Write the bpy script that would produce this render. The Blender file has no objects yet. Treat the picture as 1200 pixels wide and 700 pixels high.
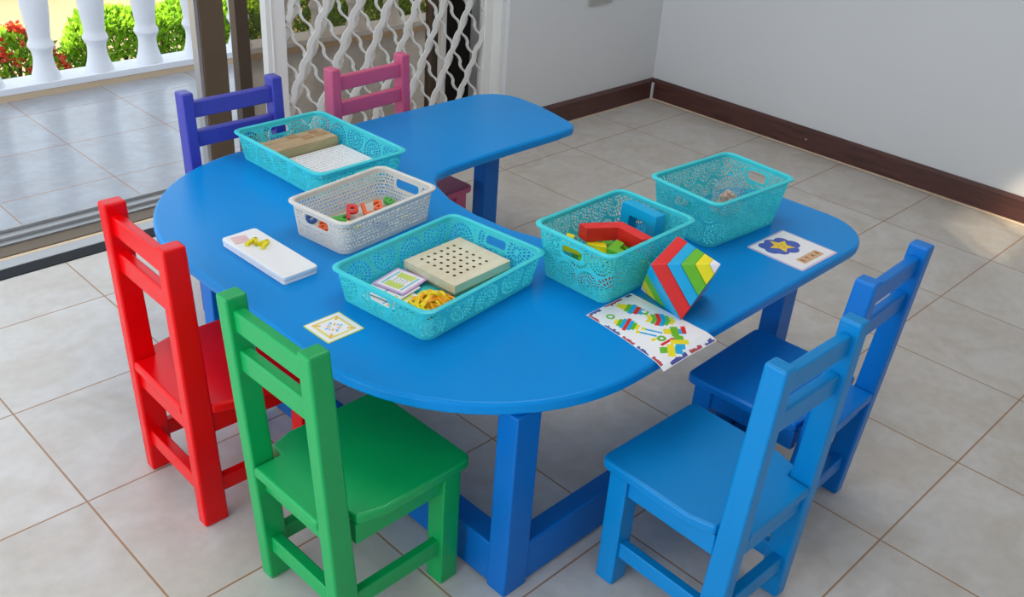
import bpy, bmesh, math, random
import numpy as np
from mathutils import Vector, Matrix, noise as mnoise

rnd = random.Random(7)
C = bpy.context.scene.collection
PI = math.pi

# ------------------------------------------------------------------ helpers
def lin(c):
    return tuple((v / 12.92 if v <= .04045 else ((v + .055) / 1.055) ** 2.4) for v in (x / 255 for x in c))

def mat(name, rgb, rough=.45, vary=.06, scale=14., bump=0., metal=0., coat=0., spec=.5, trans=0., sheer=0.):
    """procedural paint / plastic: base colour mottled by noise, optional bump"""
    m = bpy.data.materials.new(name)
    m.use_nodes = True
    nt = m.node_tree
    b = nt.nodes['Principled BSDF']
    col = lin(rgb)
    tc = nt.nodes.new('ShaderNodeTexCoord')
    no = nt.nodes.new('ShaderNodeTexNoise')
    no.inputs['Scale'].default_value = scale
    no.inputs['Detail'].default_value = 4
    nt.links.new(tc.outputs['Object'], no.inputs['Vector'])
    mx = nt.nodes.new('ShaderNodeMix')
    mx.data_type = 'RGBA'
    mx.inputs[6].default_value = tuple(min(1, v * (1 - vary)) for v in col) + (1,)
    mx.inputs[7].default_value = tuple(min(1, v * (1 + vary)) for v in col) + (1,)
    nt.links.new(no.outputs['Fac'], mx.inputs[0])
    nt.links.new(mx.outputs[2], b.inputs['Base Color'])
    b.inputs['Roughness'].default_value = rough
    b.inputs['Metallic'].default_value = metal
    b.inputs['Specular IOR Level'].default_value = spec
    b.inputs['Coat Weight'].default_value = coat
    b.inputs['Coat Roughness'].default_value = .15
    if trans:
        b.inputs['Transmission Weight'].default_value = trans
    if sheer:        # thin plastic lets some light through
        tl = nt.nodes.new('ShaderNodeBsdfTranslucent'); ms = nt.nodes.new('ShaderNodeMixShader')
        ms.inputs[0].default_value = sheer
        nt.links.new(mx.outputs[2], tl.inputs[0]); nt.links.new(b.outputs[0], ms.inputs[1]); nt.links.new(tl.outputs[0], ms.inputs[2])
        nt.links.new(ms.outputs[0], nt.nodes['Material Output'].inputs[0])
    if bump:
        bp = nt.nodes.new('ShaderNodeBump')
        bp.inputs['Strength'].default_value = bump
        bp.inputs['Distance'].default_value = .002
        nt.links.new(no.outputs['Fac'], bp.inputs['Height'])
        nt.links.new(bp.outputs['Normal'], b.inputs['Normal'])
    return m

def film(name, tint, clear, rough=.1):
    """thin clear sheet: mostly lets light through, with a gloss"""
    m = bpy.data.materials.new(name)
    m.use_nodes = True
    nt = m.node_tree
    nt.nodes.remove(nt.nodes['Principled BSDF'])
    out = nt.nodes['Material Output']
    t = nt.nodes.new('ShaderNodeBsdfTransparent')
    t.inputs[0].default_value = lin(tint) + (1,)
    g = nt.nodes.new('ShaderNodeBsdfPrincipled')
    g.inputs['Base Color'].default_value = lin(tint) + (1,)
    g.inputs['Roughness'].default_value = rough
    mx = nt.nodes.new('ShaderNodeMixShader')
    mx.inputs[0].default_value = 1 - clear
    nt.links.new(t.outputs[0], mx.inputs[1])
    nt.links.new(g.outputs[0], mx.inputs[2])
    nt.links.new(mx.outputs[0], out.inputs[0])
    return m

class MB:
    def __init__(s):
        s.v, s.f, s.mi = [], [], []
    def add(s, v, f, mi=0):
        o = len(s.v)
        s.v += [tuple(p) for p in v]
        s.f += [tuple(i + o for i in q) for q in f]
        s.mi += [mi] * len(f)
    def box(s, x0, x1, y0, y1, z0, z1, mi=0):
        s.hexa([(x0, y0, z0), (x1, y0, z0), (x1, y1, z0), (x0, y1, z0), (x0, y0, z1), (x1, y0, z1), (x1, y1, z1), (x0, y1, z1)], mi)
    def hexa(s, p, mi=0):
        s.add(p, [(3, 2, 1, 0), (4, 5, 6, 7), (0, 1, 5, 4), (1, 2, 6, 5), (2, 3, 7, 6), (3, 0, 4, 7)], mi)
    def prism(s, poly, z0, z1, mi=0, fn=None):
        n = len(poly)
        v = [(x, y, z0) for x, y in poly] + [(x, y, z1) for x, y in poly]
        if fn: v = [fn(p) for p in v]
        s.add(v, [tuple(range(n - 1, -1, -1)), tuple(range(n, 2 * n))] + [(i, (i + 1) % n, n + (i + 1) % n, n + i) for i in range(n)], mi)
    def tube(s, pts, r, n=8, closed=False, mi=0):
        pts = [Vector(p) for p in pts]
        m = len(pts)
        rings = []
        up = Vector((0, 0, 1))
        for i, p in enumerate(pts):
            a = pts[(i - 1) % m] if closed or i else p
            b = pts[(i + 1) % m] if closed or i < m - 1 else p
            t = (b - a).normalized()
            u = up - t * up.dot(t)
            if u.length < .05: u = Vector((1, 0, 0)) - t * t.x
            u.normalize()
            w = t.cross(u)
            rr = r[i] if isinstance(r, (list, tuple)) else r
            rings.append([p + (u * math.cos(k * 2 * PI / n) + w * math.sin(k * 2 * PI / n)) * rr for k in range(n)])
        v = [q for R in rings for q in R]
        f = []
        for i in range(m if closed else m - 1):
            j = (i + 1) % m
            for k in range(n):
                f.append((i * n + k, i * n + (k + 1) % n, j * n + (k + 1) % n, j * n + k))
        if not closed:
            f.append(tuple(range(n - 1, -1, -1)))
            f.append(tuple((m - 1) * n + k for k in range(n)))
        s.add(v, f, mi)
    def lathe(s, prof, n=24, mi=0):
        v, f = [], []
        for r, z in prof:
            v += [(r * math.cos(k * 2 * PI / n), r * math.sin(k * 2 * PI / n), z) for k in range(n)]
        for i in range(len(prof) - 1):
            for k in range(n):
                f.append((i * n + k, i * n + (k + 1) % n, (i + 1) * n + (k + 1) % n, (i + 1) * n + k))
        f.append(tuple(range(n - 1, -1, -1)))
        f.append(tuple((len(prof) - 1) * n + k for k in range(n)))
        s.add(v, f, mi)
    def build(s, name, mats, parent=None, bevel=0., seg=2, smooth=False, loc=None, angle=.6):
        me = bpy.data.meshes.new(name)
        me.from_pydata(s.v, [], s.f)
        if not isinstance(mats, (list, tuple)): mats = [mats]
        for m in mats: me.materials.append(m)
        if len(mats) > 1: me.polygons.foreach_set('material_index', s.mi)
        me.update()
        o = bpy.data.objects.new(name, me)
        C.objects.link(o)
        if parent: o.parent = parent
        if loc: o.location = loc
        if bevel:
            md = o.modifiers.new('bevel', 'BEVEL')
            md.width = bevel; md.segments = seg; md.limit_method = 'ANGLE'; md.angle_limit = .5
            md.harden_normals = True
            smooth = True
        if smooth:
            me.polygons.foreach_set('use_smooth', [True] * len(me.polygons))
            if not bevel: me.set_sharp_from_angle(angle=angle)
        return o

def tag(o, label, cat, group=None, kind=None):
    if label: o['label'] = label
    if cat: o['category'] = cat
    if group: o['group'] = group
    if kind: o['kind'] = kind
    return o

def thing(name, label, cat, loc=(0, 0, 0), rot=0., group=None, kind=None):
    o = bpy.data.objects.new(name, None)
    o.empty_display_size = .05
    C.objects.link(o)
    o.location = loc
    o.rotation_euler = (0, 0, rot)
    return tag(o, label, cat, group, kind)

def structure(o):
    o['kind'] = 'structure'
    return o

def copy_thing(o, loc, rot, label, group=None):
    c = o.copy(); C.objects.link(c)
    c.location = loc; c.rotation_euler = rot
    if label: c['label'] = label
    if group: c['group'] = group
    for ch in list(o.children):
        d = ch.copy(); C.objects.link(d); d.parent = c
    return c

def arc(cx, cy, r, a0, a1, n):
    return [(cx + r * math.cos(math.radians(a0 + (a1 - a0) * i / n)), cy + r * math.sin(math.radians(a0 + (a1 - a0) * i / n))) for i in range(n + 1)]

def rrect(w, h, r, n=5):
    a, b = w / 2, h / 2
    return arc(a - r, b - r, r, 0, 90, n) + arc(-a + r, b - r, r, 90, 180, n) + arc(-a + r, -b + r, r, 180, 270, n) + arc(a - r, -b + r, r, 270, 360, n)

# ------------------------------------------------------------------ camera
scn = bpy.context.scene
cam = bpy.data.cameras.new('camera')
co = bpy.data.objects.new('camera', cam)
C.objects.link(co)
cam.sensor_width = 36
cam.lens = 1127.014 / 1200 * 36
cam.clip_start = .02
right = Vector((.71001599, -.70133858, .06325739)); up = Vector((.30994697, .39191082, .86622098)); fwd = Vector((.63230544, .59542431, -.49564072))
M = Matrix((right, up, -fwd)).transposed().to_4x4()
M.translation = (0, 0, 1.6)
co.matrix_world = M
scn.camera = co

# ------------------------------------------------------------------ materials
def tile_mat(name, base, warm, rough):
    m = bpy.data.materials.new(name)
    m.use_nodes = True
    nt = m.node_tree; N = nt.nodes; L = nt.links
    b = N['Principled BSDF']
    tc = N.new('ShaderNodeTexCoord')
    mp = N.new('ShaderNodeMapping')
    mp.inputs['Location'].default_value = (-.1250, -.0879, 0)
    L.new(tc.outputs['Object'], mp.inputs['Vector'])
    br = N.new('ShaderNodeTexBrick')
    br.offset = 0; br.squash = 1
    br.inputs['Scale'].default_value = 1
    br.inputs['Brick Width'].default_value = .44848
    br.inputs['Row Height'].default_value = .44346
    br.inputs['Mortar Size'].default_value = .0026
    br.inputs['Mortar Smooth'].default_value = .2
    br.inputs['Bias'].default_value = 0
    br.inputs['Color1'].default_value = (.35, .35, .35, 1)
    br.inputs['Color2'].default_value = (.65, .65, .65, 1)
    L.new(mp.outputs[0], br.inputs['Vector'])
    n1 = N.new('ShaderNodeTexNoise'); n1.inputs['Scale'].default_value = 5; n1.inputs['Detail'].default_value = 6; n1.inputs['Distortion'].default_value = 1.2
    n2 = N.new('ShaderNodeTexNoise'); n2.inputs['Scale'].default_value = 30; n2.inputs['Detail'].default_value = 5
    n3 = N.new('ShaderNodeTexNoise'); n3.inputs['Scale'].default_value = 2.3
    for n in (n1, n2, n3): L.new(tc.outputs['Object'], n.inputs['Vector'])
    r1 = N.new('ShaderNodeValToRGB')
    r1.color_ramp.elements[0].position = .35; r1.color_ramp.elements[1].position = .72
    L.new(n1.outputs['Fac'], r1.inputs[0])
    m1 = N.new('ShaderNodeMix'); m1.data_type = 'RGBA'
    m1.inputs[6].default_value = lin(base) + (1,); m1.inputs[7].default_value = lin(warm) + (1,)
    L.new(r1.outputs[0], m1.inputs[0])
    m2 = N.new('ShaderNodeMix'); m2.data_type = 'RGBA'; m2.blend_type = 'MULTIPLY'; m2.inputs[0].default_value = .22
    L.new(m1.outputs[2], m2.inputs[6]); L.new(n2.outputs['Fac'], m2.inputs[7])
    m3 = N.new('ShaderNodeMix'); m3.data_type = 'RGBA'; m3.blend_type = 'OVERLAY'; m3.inputs[0].default_value = .18
    L.new(m2.outputs[2], m3.inputs[6]); L.new(br.outputs['Color'], m3.inputs[7])
    g = N.new('ShaderNodeMix'); g.data_type = 'RGBA'
    g.inputs[6].default_value = lin((176, 142, 110)) + (1,); g.inputs[7].default_value = lin((152, 106, 66)) + (1,)
    L.new(n3.outputs['Fac'], g.inputs[0])
    m4 = N.new('ShaderNodeMix'); m4.data_type = 'RGBA'
    L.new(br.outputs['Fac'], m4.inputs[0]); L.new(m3.outputs[2], m4.inputs[6]); L.new(g.outputs[2], m4.inputs[7])
    L.new(m4.outputs[2], b.inputs['Base Color'])
    mr = N.new('ShaderNodeMapRange'); mr.inputs['To Min'].default_value = rough; mr.inputs['To Max'].default_value = rough + .12
    L.new(n1.outputs['Fac'], mr.inputs[0]); L.new(mr.outputs[0], b.inputs['Roughness'])
    bp = N.new('ShaderNodeBump'); bp.inputs['Strength'].default_value = .35; bp.inputs['Distance'].default_value = .002; bp.invert = True
    L.new(br.outputs['Fac'], bp.inputs['Height']); L.new(bp.outputs[0], b.inputs['Normal'])
    return m

M_TILE = tile_mat('floor_tile', (219, 213, 207), (206, 196, 184), .3)
M_TILE2 = tile_mat('veranda_tile', (178, 182, 190), (168, 168, 172), .13)
M_WALL = mat('wall_paint', (216, 216, 217), .7, .015, 3, .15)
M_CEIL = mat('ceiling_paint', (235, 235, 232), .8, .01)
def wood_mat(name, c1, c2, rough=.35, sc=(1.5, 14, 14)):
    m = bpy.data.materials.new(name); m.use_nodes = True
    nt = m.node_tree; N = nt.nodes; L = nt.links; b = N['Principled BSDF']
    tc = N.new('ShaderNodeTexCoord'); mp = N.new('ShaderNodeMapping'); mp.inputs['Scale'].default_value = sc
    L.new(tc.outputs['Object'], mp.inputs[0])
    n = N.new('ShaderNodeTexNoise'); n.inputs['Scale'].default_value = 4; n.inputs['Detail'].default_value = 6; n.inputs['Distortion'].default_value = .8
    L.new(mp.outputs[0], n.inputs['Vector'])
    r = N.new('ShaderNodeValToRGB'); r.color_ramp.elements[0].color = lin(c1) + (1,); r.color_ramp.elements[1].color = lin(c2) + (1,)
    r.color_ramp.elements[0].position = .3; r.color_ramp.elements[1].position = .7
    L.new(n.outputs['Fac'], r.inputs[0]); L.new(r.outputs[0], b.inputs['Base Color'])
    b.inputs['Roughness'].default_value = rough
    return m
M_SKIRT_X = wood_mat('dark_skirting_wood', (66, 38, 35), (92, 54, 46), .38, (1.5, 14, 14))
M_SKIRT_Y = wood_mat('dark_skirting_wood_side', (66, 38, 35), (92, 54, 46), .38, (14, 1.5, 14))
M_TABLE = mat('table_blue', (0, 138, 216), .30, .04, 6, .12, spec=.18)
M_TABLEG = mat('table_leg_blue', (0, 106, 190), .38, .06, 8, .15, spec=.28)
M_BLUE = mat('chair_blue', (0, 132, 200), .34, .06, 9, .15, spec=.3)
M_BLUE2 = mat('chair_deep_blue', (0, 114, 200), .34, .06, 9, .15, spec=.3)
M_GREEN = mat('chair_green', (0, 160, 82), .36, .06, 9, .2)
M_RED = mat('chair_red', (230, 0, 8), .26, .08, 9, .2, spec=.28)
M_PURPLE = mat('chair_violet', (58, 60, 166), .34, .06, 9, .15)
M_PINK = mat('chair_pink', (196, 82, 120), .35, .06, 9, .15)
M_TEAL = mat('turquoise_plastic', (84, 232, 238), .35, .05, 30, sheer=.32)
M_IVORY = mat('ivory_plastic', (236, 231, 223), .4, .03, 30, sheer=.2)
M_WHITE = mat('white_gloss', (240, 240, 242), .35, .02)
M_PAPER = mat('white_paper', (240, 238, 240), .55, .02)
M_INK = mat('grey_ink', (160, 162, 172), .6, .1)
M_ALU = mat('aluminium', (172, 172, 172), .35, .04, 30, 0, .6)
M_BRONZE = mat('bronze_aluminium', (104, 88, 68), .42, .06, 12, 0, .35)
M_DARKB = mat('dark_bronze', (92, 78, 66), .45, .06, 12, 0, .3)
M_BLACK = mat('dark_rubber_strip', (18, 20, 26), .6, .2, 40, spec=.2)
M_GATE = mat('white_powder_coat', (228, 226, 222), .45, .02)
M_BALU = mat('white_masonry_paint', (236, 238, 244), .6, .02, 10, .1)
M_TAN = mat('tan_kerb_paint', (216, 190, 158), .6, .05, 8)
M_SAND = mat('sandy_ground', (178, 158, 126), .9, .12, 2.5)
M_LEAF = mat('bright_leaf', (152, 204, 50), .5, .25, 60)
M_LEAFD = mat('deep_leaf', (104, 158, 42), .5, .3, 60)
M_FLOWER = mat('red_flower', (236, 92, 74), .5, .15, 60)
M_TWIG = mat('twig_brown', (96, 74, 52), .8, .2)
M_FENCE = mat('dark_fence_paint', (62, 66, 62), .7, .1)
M_BOARD = wood_mat('pale_beech', (214, 200, 170), (228, 216, 190), .5, (2, 10, 10))
M_HOLE = mat('drilled_wood', (92, 74, 52), .8, .1)
M_BOXW = wood_mat('tan_box_wood', (178, 150, 112), (200, 172, 134), .55, (3, 16, 16))
M_BOXS = wood_mat('tan_box_side', (160, 144, 106), (178, 160, 120), .55, (3, 16, 16))
M_BOXD = wood_mat('brown_block_wood', (166, 124, 90), (184, 142, 106), .55, (3, 16, 16))
M_BRED = mat('block_red', (226, 36, 32), .35, .06, 20)
M_BORANGE = mat('block_vermilion', (240, 74, 30), .35, .06, 20)
M_BBLUE = mat('block_sky_blue', (0, 168, 220), .35, .05, 20)
M_BGREEN = mat('block_lime', (104, 184, 36), .35, .06, 20)
M_BYELLOW = mat('block_yellow', (240, 222, 20), .35, .05, 20)
M_BWHITE = mat('block_white', (232, 228, 232), .4, .02, 20)
M_BAND_Y = mat('yellow_rubber', (255, 222, 10), .45, .05, 60)
M_BAND_O = mat('orange_rubber', (255, 166, 8), .45, .05, 60)
M_BAND_G = mat('green_rubber', (60, 140, 60), .45, .05, 60)
M_NAVY = mat('print_navy', (72, 78, 150), .55, .1)
M_MAROON = mat('print_maroon', (182, 66, 76), .55, .1)
M_STAR = mat('print_star_yellow', (246, 204, 58), .5, .06)
M_BLOB = mat('print_blue', (70, 94, 184), .5, .12, 40)
M_TILEP = mat('print_tan', (216, 172, 130), .55, .06)
M_BROWN = mat('print_brown', (128, 78, 50), .55, .06)
M_LILAC = mat('print_lilac', (212, 170, 222), .5, .05)
M_CYANP = mat('print_cyan', (96, 186, 222), .5, .05)
M_LIMEP = mat('print_lime', (206, 220, 110), .5, .05)
M_ORP = mat('print_orange', (240, 186, 80), .5, .05)
M_PINKP = mat('print_pale_pink', (226, 190, 192), .5, .2, 60)
M_BEAD = mat('bare_wood_bead', (226, 176, 150), .5, .15, 30)
M_BAG = film('clear_plastic_film', (240, 246, 248), .84, .12)
M_TINT = film('tinted_glass', (206, 196, 184), .95, .05)
M_CLEAR = film('clear_glass', (244, 246, 244), .95, .03)
M_GLETTER = mat('letter_green', (84, 180, 78), .4, .05)
M_RLETTER = mat('letter_red', (214, 28, 24), .4, .05)
M_OLETTER = mat('letter_orange', (236, 98, 40), .4, .05)
M_BLETTER = mat('letter_blue', (30, 88, 168), .4, .05)
M_YLETTER = mat('letter_yellow', (236, 220, 16), .4, .05)

# ------------------------------------------------------------------ the room
XR, YB, YO = 4.2, 3.03, 3.36          # side wall, door wall inner and outer face
XL, YF, ZC = -2.2, -.3, 2.55
def boxobj(name, x0, x1, y0, y1, z0, z1, m, parent=None, bevel=0., kind='structure', loc0=True):
    b = MB(); b.box(x0, x1, y0, y1, z0, z1)
    o = b.build(name, m, parent, bevel)
    if kind and not parent: o['kind'] = kind
    return o

boxobj('floor', XL, XR, YF, 3.10, -.08, 0, M_TILE)
boxobj('floor_veranda', -3.0, 6.2, YO - .26, 4.745, -.08, -.001, M_TILE2)
w = MB()
w.box(3.07, XR, YB, YO, 0, ZC); w.box(-1.5, 3.07, YB, YO, 2.15, ZC); w.box(XL, -1.5, YB, YO, 0, ZC)
w.build('wall_back', M_WALL)['kind'] = 'structure'
boxobj('wall_right', XR, XR + .18, YF - .15, YO, 0, ZC, M_WALL)
w = MB()        # camera-side wall with an unseen window placed to throw the sun patch
WX0, WX1, WZ0, WZ1 = 2.66, 3.34, 1.56, 2.06
w.box(XL, WX0, YF - .15, YF, 0, ZC); w.box(WX1, XR + .18, YF - .15, YF, 0, ZC); w.box(WX0, WX1, YF - .15, YF, 0, WZ0); w.box(WX0, WX1, YF - .15, YF, WZ1, ZC)
w.build('wall_front', M_WALL)['kind'] = 'structure'
w = MB()        # side wall with the large window
LY0, LY1, LZ0, LZ1 = -.1, 2.8, .08, 2.2
w.box(XL - .15, XL, YF - .15, LY0, 0, ZC); w.box(XL - .15, XL, LY1, YO, 0, ZC); w.box(XL - .15, XL, LY0, LY1, 0, LZ0); w.box(XL - .15, XL, LY0, LY1, LZ1, ZC)
w.build('wall_left', M_WALL)['kind'] = 'structure'
boxobj('ceiling', XL - .15, XR + .18, YF - .15, YO, ZC, ZC + .1, M_CEIL)
# unseen bars added across part of that window to break the sun into streaks
wb = MB()
for i in range(5):
    x = WX0 + .01 + i * .084
    wb.box(x, x + .05, YF - .10, YF - .085, WZ0, WZ1)
for z in (WZ0 + .12, WZ0 + .3): wb.box(WX0, WX1, YF - .105, YF - .09, z, z + .014)
wb.build('streak_bars_1', M_GATE)['kind'] = 'structure'

# skirting with a bevelled top
def skirting(name, run, m, axis):
    b = MB()
    prof = [(0, 0), (.018, 0), (.018, .094), (.006, .108), (0, .108)]
    a0, a1 = run
    n = len(prof); v = []
    for t in (a0, a1):
        for d, z in prof:
            v.append((t, YB - d, z) if axis == 'x' else (XR - d, t, z))
    f = [tuple(range(n)), tuple(range(2 * n - 1, n - 1, -1))] + [(i, n + i, n + (i + 1) % n, (i + 1) % n) for i in range(n)]
    b.add(v, f)
    o = b.build(name, m); o['kind'] = 'structure'
    return o
skirting('baseboard_back', (3.10, XR), M_SKIRT_X, 'x')
skirting('baseboard_right', (YF, YB - .018), M_SKIRT_Y, 'y')
# pale putty line in the skirting corner and under the skirting
b = MB(); b.box(XR - .028, XR - .018, YB - .028, YB - .018, 0, .088)
b.build('trim_1', M_WALL)['kind'] = 'structure'
b = MB(); b.box(3.10, XR - .018, YB - .022, YB - .018, 0, .004); b.box(XR - .022, XR - .018, YF, YB - .018, 0, .004)
b.build('trim_2', M_TAN)['kind'] = 'structure'
# grey cover plate high on the door wall
b = MB(); b.prism(rrect(.17, .12, .012), 0, .014, fn=lambda p: (p[0], -p[2], p[1]))
tag(b.build('cover_plate', mat('grey_plate', (168, 168, 160), .5), bevel=.003, loc=(3.68, YB, .618)), 'small grey cover plate fixed on the white wall near the corner', 'cover plate')
b = MB(); b.lathe([(.0045, 0), (.0045, .003), (.002, .005)], 10)
o = b.build('screw', M_ALU, loc=(XR - .0185, 2.07, .055)); o.rotation_euler = (0, -PI / 2, 0)
tag(o, 'small metal screw head in the dark skirting board', 'screw')

# ------------------------------------------------------------------ sliding door
door = thing('door_1', None, None, (0, 0, 0), kind='structure')
X0D, X1D = -1.5, 3.07
def dbox(name, m, *boxes, bevel=.002):
    b = MB()
    for q in boxes: b.box(*q)
    return b.build(name, m, door, bevel)
dbox('track', M_ALU, (X0D, X1D, 3.262, 3.362, -.02, .012), (X0D, X1D, 3.290, 3.296, .012, .024), (X0D, X1D, 3.352, 3.358, .012, .024))
dbox('track', M_BRONZE, (X0D, X1D, 3.188, 3.260, -.02, .006))
dbox('sill', M_ALU, (X0D, X1D, 3.108, 3.166, -.02, .004))
dbox('sill', M_TAN, (X0D, X1D, 3.168, 3.187, -.02, .003))
dbox('floor_strip', M_BLACK, (X0D, X1D, 3.040, 3.104, -.02, .0035))
dbox('stile', M_BRONZE, (1.676, 1.772, 3.195, 3.245, .012, 2.12))
dbox('stile_edge', M_ALU, (1.660, 1.676, 3.20, 3.24, .012, 2.12))
dbox('stile', M_DARKB, (1.863, 1.917, 3.275, 3.32, .016, 2.12))
dbox('stile', M_DARKB, (2.83, 2.885, 3.275, 3.32, .016, 2.12))
dbox('rail', M_DARKB, (1.917, 2.83, 3.285, 3.315, .016, .075), (1.917, 2.83, 3.285, 3.315, 2.06, 2.12))
dbox('glass', M_TINT, (1.917, 2.83, 3.298, 3.303, .075, 2.06), bevel=0)
dbox('dark_leaf', mat('smoked_leaf', (30, 24, 20), .3, .1), (2.885, 3.068, 3.275, 3.315, .016, 2.12))
dbox('head', M_BRONZE, (X0D, X1D, 3.188, 3.362, 2.12, 2.15))
dbox('jamb', M_GATE, (3.045, 3.0695, 3.055, 3.16, 0, 2.15))

# ------------------------------------------------------------------ folding security grille
gate = thing('security_gate', 'white folding lattice security gate drawn across the doorway behind the table', 'security gate', (0, 3.13, 0))
for x0, x1, y0, y1 in ((1.892, 1.975, -.018, .018), (2.805, 2.835, .05, .075), (3.0, 3.045, -.02, .02)):
    b = MB(); b.box(x0, x1, y0, y1, .012, 2.1)
    if x1 < 2: b.box(x0 + .02, x0 + .028, y0 - .004, y0, .012, 2.1)
    b.build('gate_post', M_GATE, gate, .003)
GS, GP, GW = .5, .158, .08
def lattice_bar(x_at, sl, y, width, thick, phase=0.):
    """zig-zag flat strip leaning by sl, alternating upright and slanted lengths"""
    A = abs(sl) * GW / (2 * PI)
    pts = []
    n = int(2.05 / .008)
    for i in range(n + 1):
        z = .03 + 2.03 * i / n
        q = 2 * PI * z / GW + phase
        x = x_at + sl * z - math.copysign(A, sl) * (math.sin(q) + .12 * math.sin(3 * q + PI) * -1)
        if 1.975 <= x <= 3.035: pts.append((x, z))
    if len(pts) < 6: return
    b = MB(); v = []; f = []
    for i, (x, z) in enumerate(pts):
        a = pts[max(0, i - 1)]; c = pts[min(len(pts) - 1, i + 1)]
        tx, tz = c[0] - a[0], c[1] - a[1]; l = math.hypot(tx, tz)
        nx, nz = tz / l * width / 2, -tx / l * width / 2
        v += [(x - nx, y, z - nz), (x + nx, y, z + nz), (x + nx, y + thick, z + nz), (x - nx, y + thick, z - nz)]
    for i in range(len(pts) - 1):
        for k in range(4):
            f.append((4 * i + k, 4 * i + (k + 1) % 4, 4 * i + 4 + (k + 1) % 4, 4 * i + 4 + k))
    f += [(3, 2, 1, 0), tuple(4 * len(pts) - 4 + k for k in range(4))]
    b.add(v, f)
    b.build('lattice_bar', M_GATE, gate, smooth=True, angle=.9)
base = 2.072 - GS * .535
for k in range(-9, 8):
    lattice_bar(base + k * GP, GS, -.014, .024, .006, .6)
    lattice_bar(base + k * GP + .066, GS, .040, .022, .006, .6)
for k in range(-2, 26):
    lattice_bar(base + .62 + k * .089 - .3, -.62, -.008, .0075, .013, 2.2)

# ------------------------------------------------------------------ veranda and garden
b = MB(); b.box(-3.0, 6.2, 4.745, 4.88, -.35, .030, 0)
o = b.build('trim_3', M_TAN); o['kind'] = 'structure'
b = MB(); b.box(-3.0, 6.2, 4.74, 4.90, .030, .062)
b.build('trim_4', M_BALU, bevel=.003)['kind'] = 'structure'
prof = [(.068, .062), (.067, .072), (.061, .090), (.053, .115), (.047, .145), (.045, .172), (.048, .196), (.056, .209), (.062, .222), (.059, .236), (.050, .250), (.050, .270),
        (.054, .31), (.060, .36), (.064, .41), (.064, .46), (.058, .53), (.050, .60), (.046, .65), (.054, .668), (.062, .68), (.054, .692), (.060, .72), (.07, .735), (.07, .75)]
b = MB(); b.lathe(prof, 28)
bal = thing('baluster', 'white turned masonry baluster of the veranda railing', 'baluster', (1.425, 4.815, 0), group='veranda balusters')
b.build('shaft', M_BALU, bal, smooth=True)
BX = [1.425 + .266 * k for k in range(10)]
WTB = 'white turned masonry baluster '
BL = [WTB + 'beside the red-flowered bush, cut off by the picture edge', WTB + 'between the red-flowered bush and the first green shrub', WTB + 'between the first and second green shrubs',
      WTB + 'standing clear, next before the bronze door stile', WTB + 'partly covered by the wide bronze door stile', WTB + 'seen in the narrow gap between the two bronze stiles', WTB + 'seen between the dark door stile and the white gate post'] + [WTB + 'glimpsed through the lattice gate'] * 3
for k, x in enumerate(BX):
    if k == 0: bal.location.x = x; bal['label'] = BL[0]
    else: copy_thing(bal, (x, 4.815, 0), (0, 0, 0), BL[k], 'veranda balusters')
b = MB(); b.box(-3, 6.2, 4.73, 4.90, .75, .83)
tag(b.build('handrail', M_BALU, bevel=.006), 'white masonry handrail along the top of the veranda balusters', 'handrail')
boxobj('ground', -8, 14, 4.88, 16, -.45, -.35, M_SAND)

def leafy(n, rx, ry, h, size, seed, flowers=0):
    """dome of leaf blades"""
    r = random.Random(seed); b = MB()
    for i in range(n):
        th = r.uniform(0, 2 * PI); ph = math.acos(r.uniform(-.15, 1)); k = r.uniform(.72, 1.03)
        lump = 1 + .14 * mnoise.noise(Vector((math.cos(th) * 2 + seed, math.sin(th) * 2, ph * 2)))
        p = Vector((rx * k * lump * math.sin(ph) * math.cos(th), ry * k * lump * math.sin(ph) * math.sin(th), h * .35 + h * .65 * k * lump * math.cos(ph)))
        d = Vector((math.sin(ph) * math.cos(th) + r.uniform(-.6, .6), math.sin(ph) * math.sin(th) + r.uniform(-.6, .6), math.cos(ph) * .6 + r.uniform(-.1, .9))).normalized()
        s = d.cross(Vector((r.uniform(-1, 1), r.uniform(-1, 1), r.uniform(-1, 1)))).normalized()
        L = size * r.uniform(.7, 1.3)
        b.add([p, p + d * L * .5 + s * L * .25, p + d * L, p + d * L * .5 - s * L * .25], [(0, 1, 2, 3)], 0 if r.random() < .72 else 1)
    return b
def stems(h, seed, spread=.16):
    r = random.Random(seed); b = MB()
    for i in range(7):
        a = r.uniform(0, 2 * PI); R = r.uniform(.4, 1) * spread
        b.tube([(0, 0, 0), (R * .5 * math.cos(a), R * .5 * math.sin(a), h * .4), (R * math.cos(a), R * math.sin(a), h * .8)], [.012, .009, .005], 5)
    return b
t = thing('hedge', 'bright green clipped hedge growing just outside the veranda railing', 'hedge', (2.11, 5.64, -.35))
hb = MB(); r = random.Random(12)
for i in range(21000):
    x = r.uniform(0, 2.7); side = r.random()
    bump = .03 * math.sin(x * 9) + .03 * mnoise.noise(Vector((x * 4, 1, 2)))
    hgt, dep = .46 + bump, .19 + bump * .6
    th = r.uniform(-.25, PI + .25)
    kx = min(1, (x + .03) / .16) ** .5
    p = Vector((x, -dep * kx * math.cos(th) * r.uniform(.88, 1.04), .12 + max(-.1, (hgt - .12) * kx * math.sin(th)) * r.uniform(.9, 1.04)))
    d = Vector((r.uniform(-.9, .9), -math.cos(th) + r.uniform(-.6, .6), math.sin(th) * .7 + r.uniform(-.2, .9))).normalized()
    q = d.cross(Vector((r.uniform(-1, 1), r.uniform(-1, 1), r.uniform(-1, 1)))).normalized()
    L = .041 * r.uniform(.7, 1.3)
    hb.add([p, p + d * L * .5 + q * L * .27, p + d * L, p + d * L * .5 - q * L * .27], [(0, 1, 2, 3)], 0 if r.random() < .78 else 1)
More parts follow.
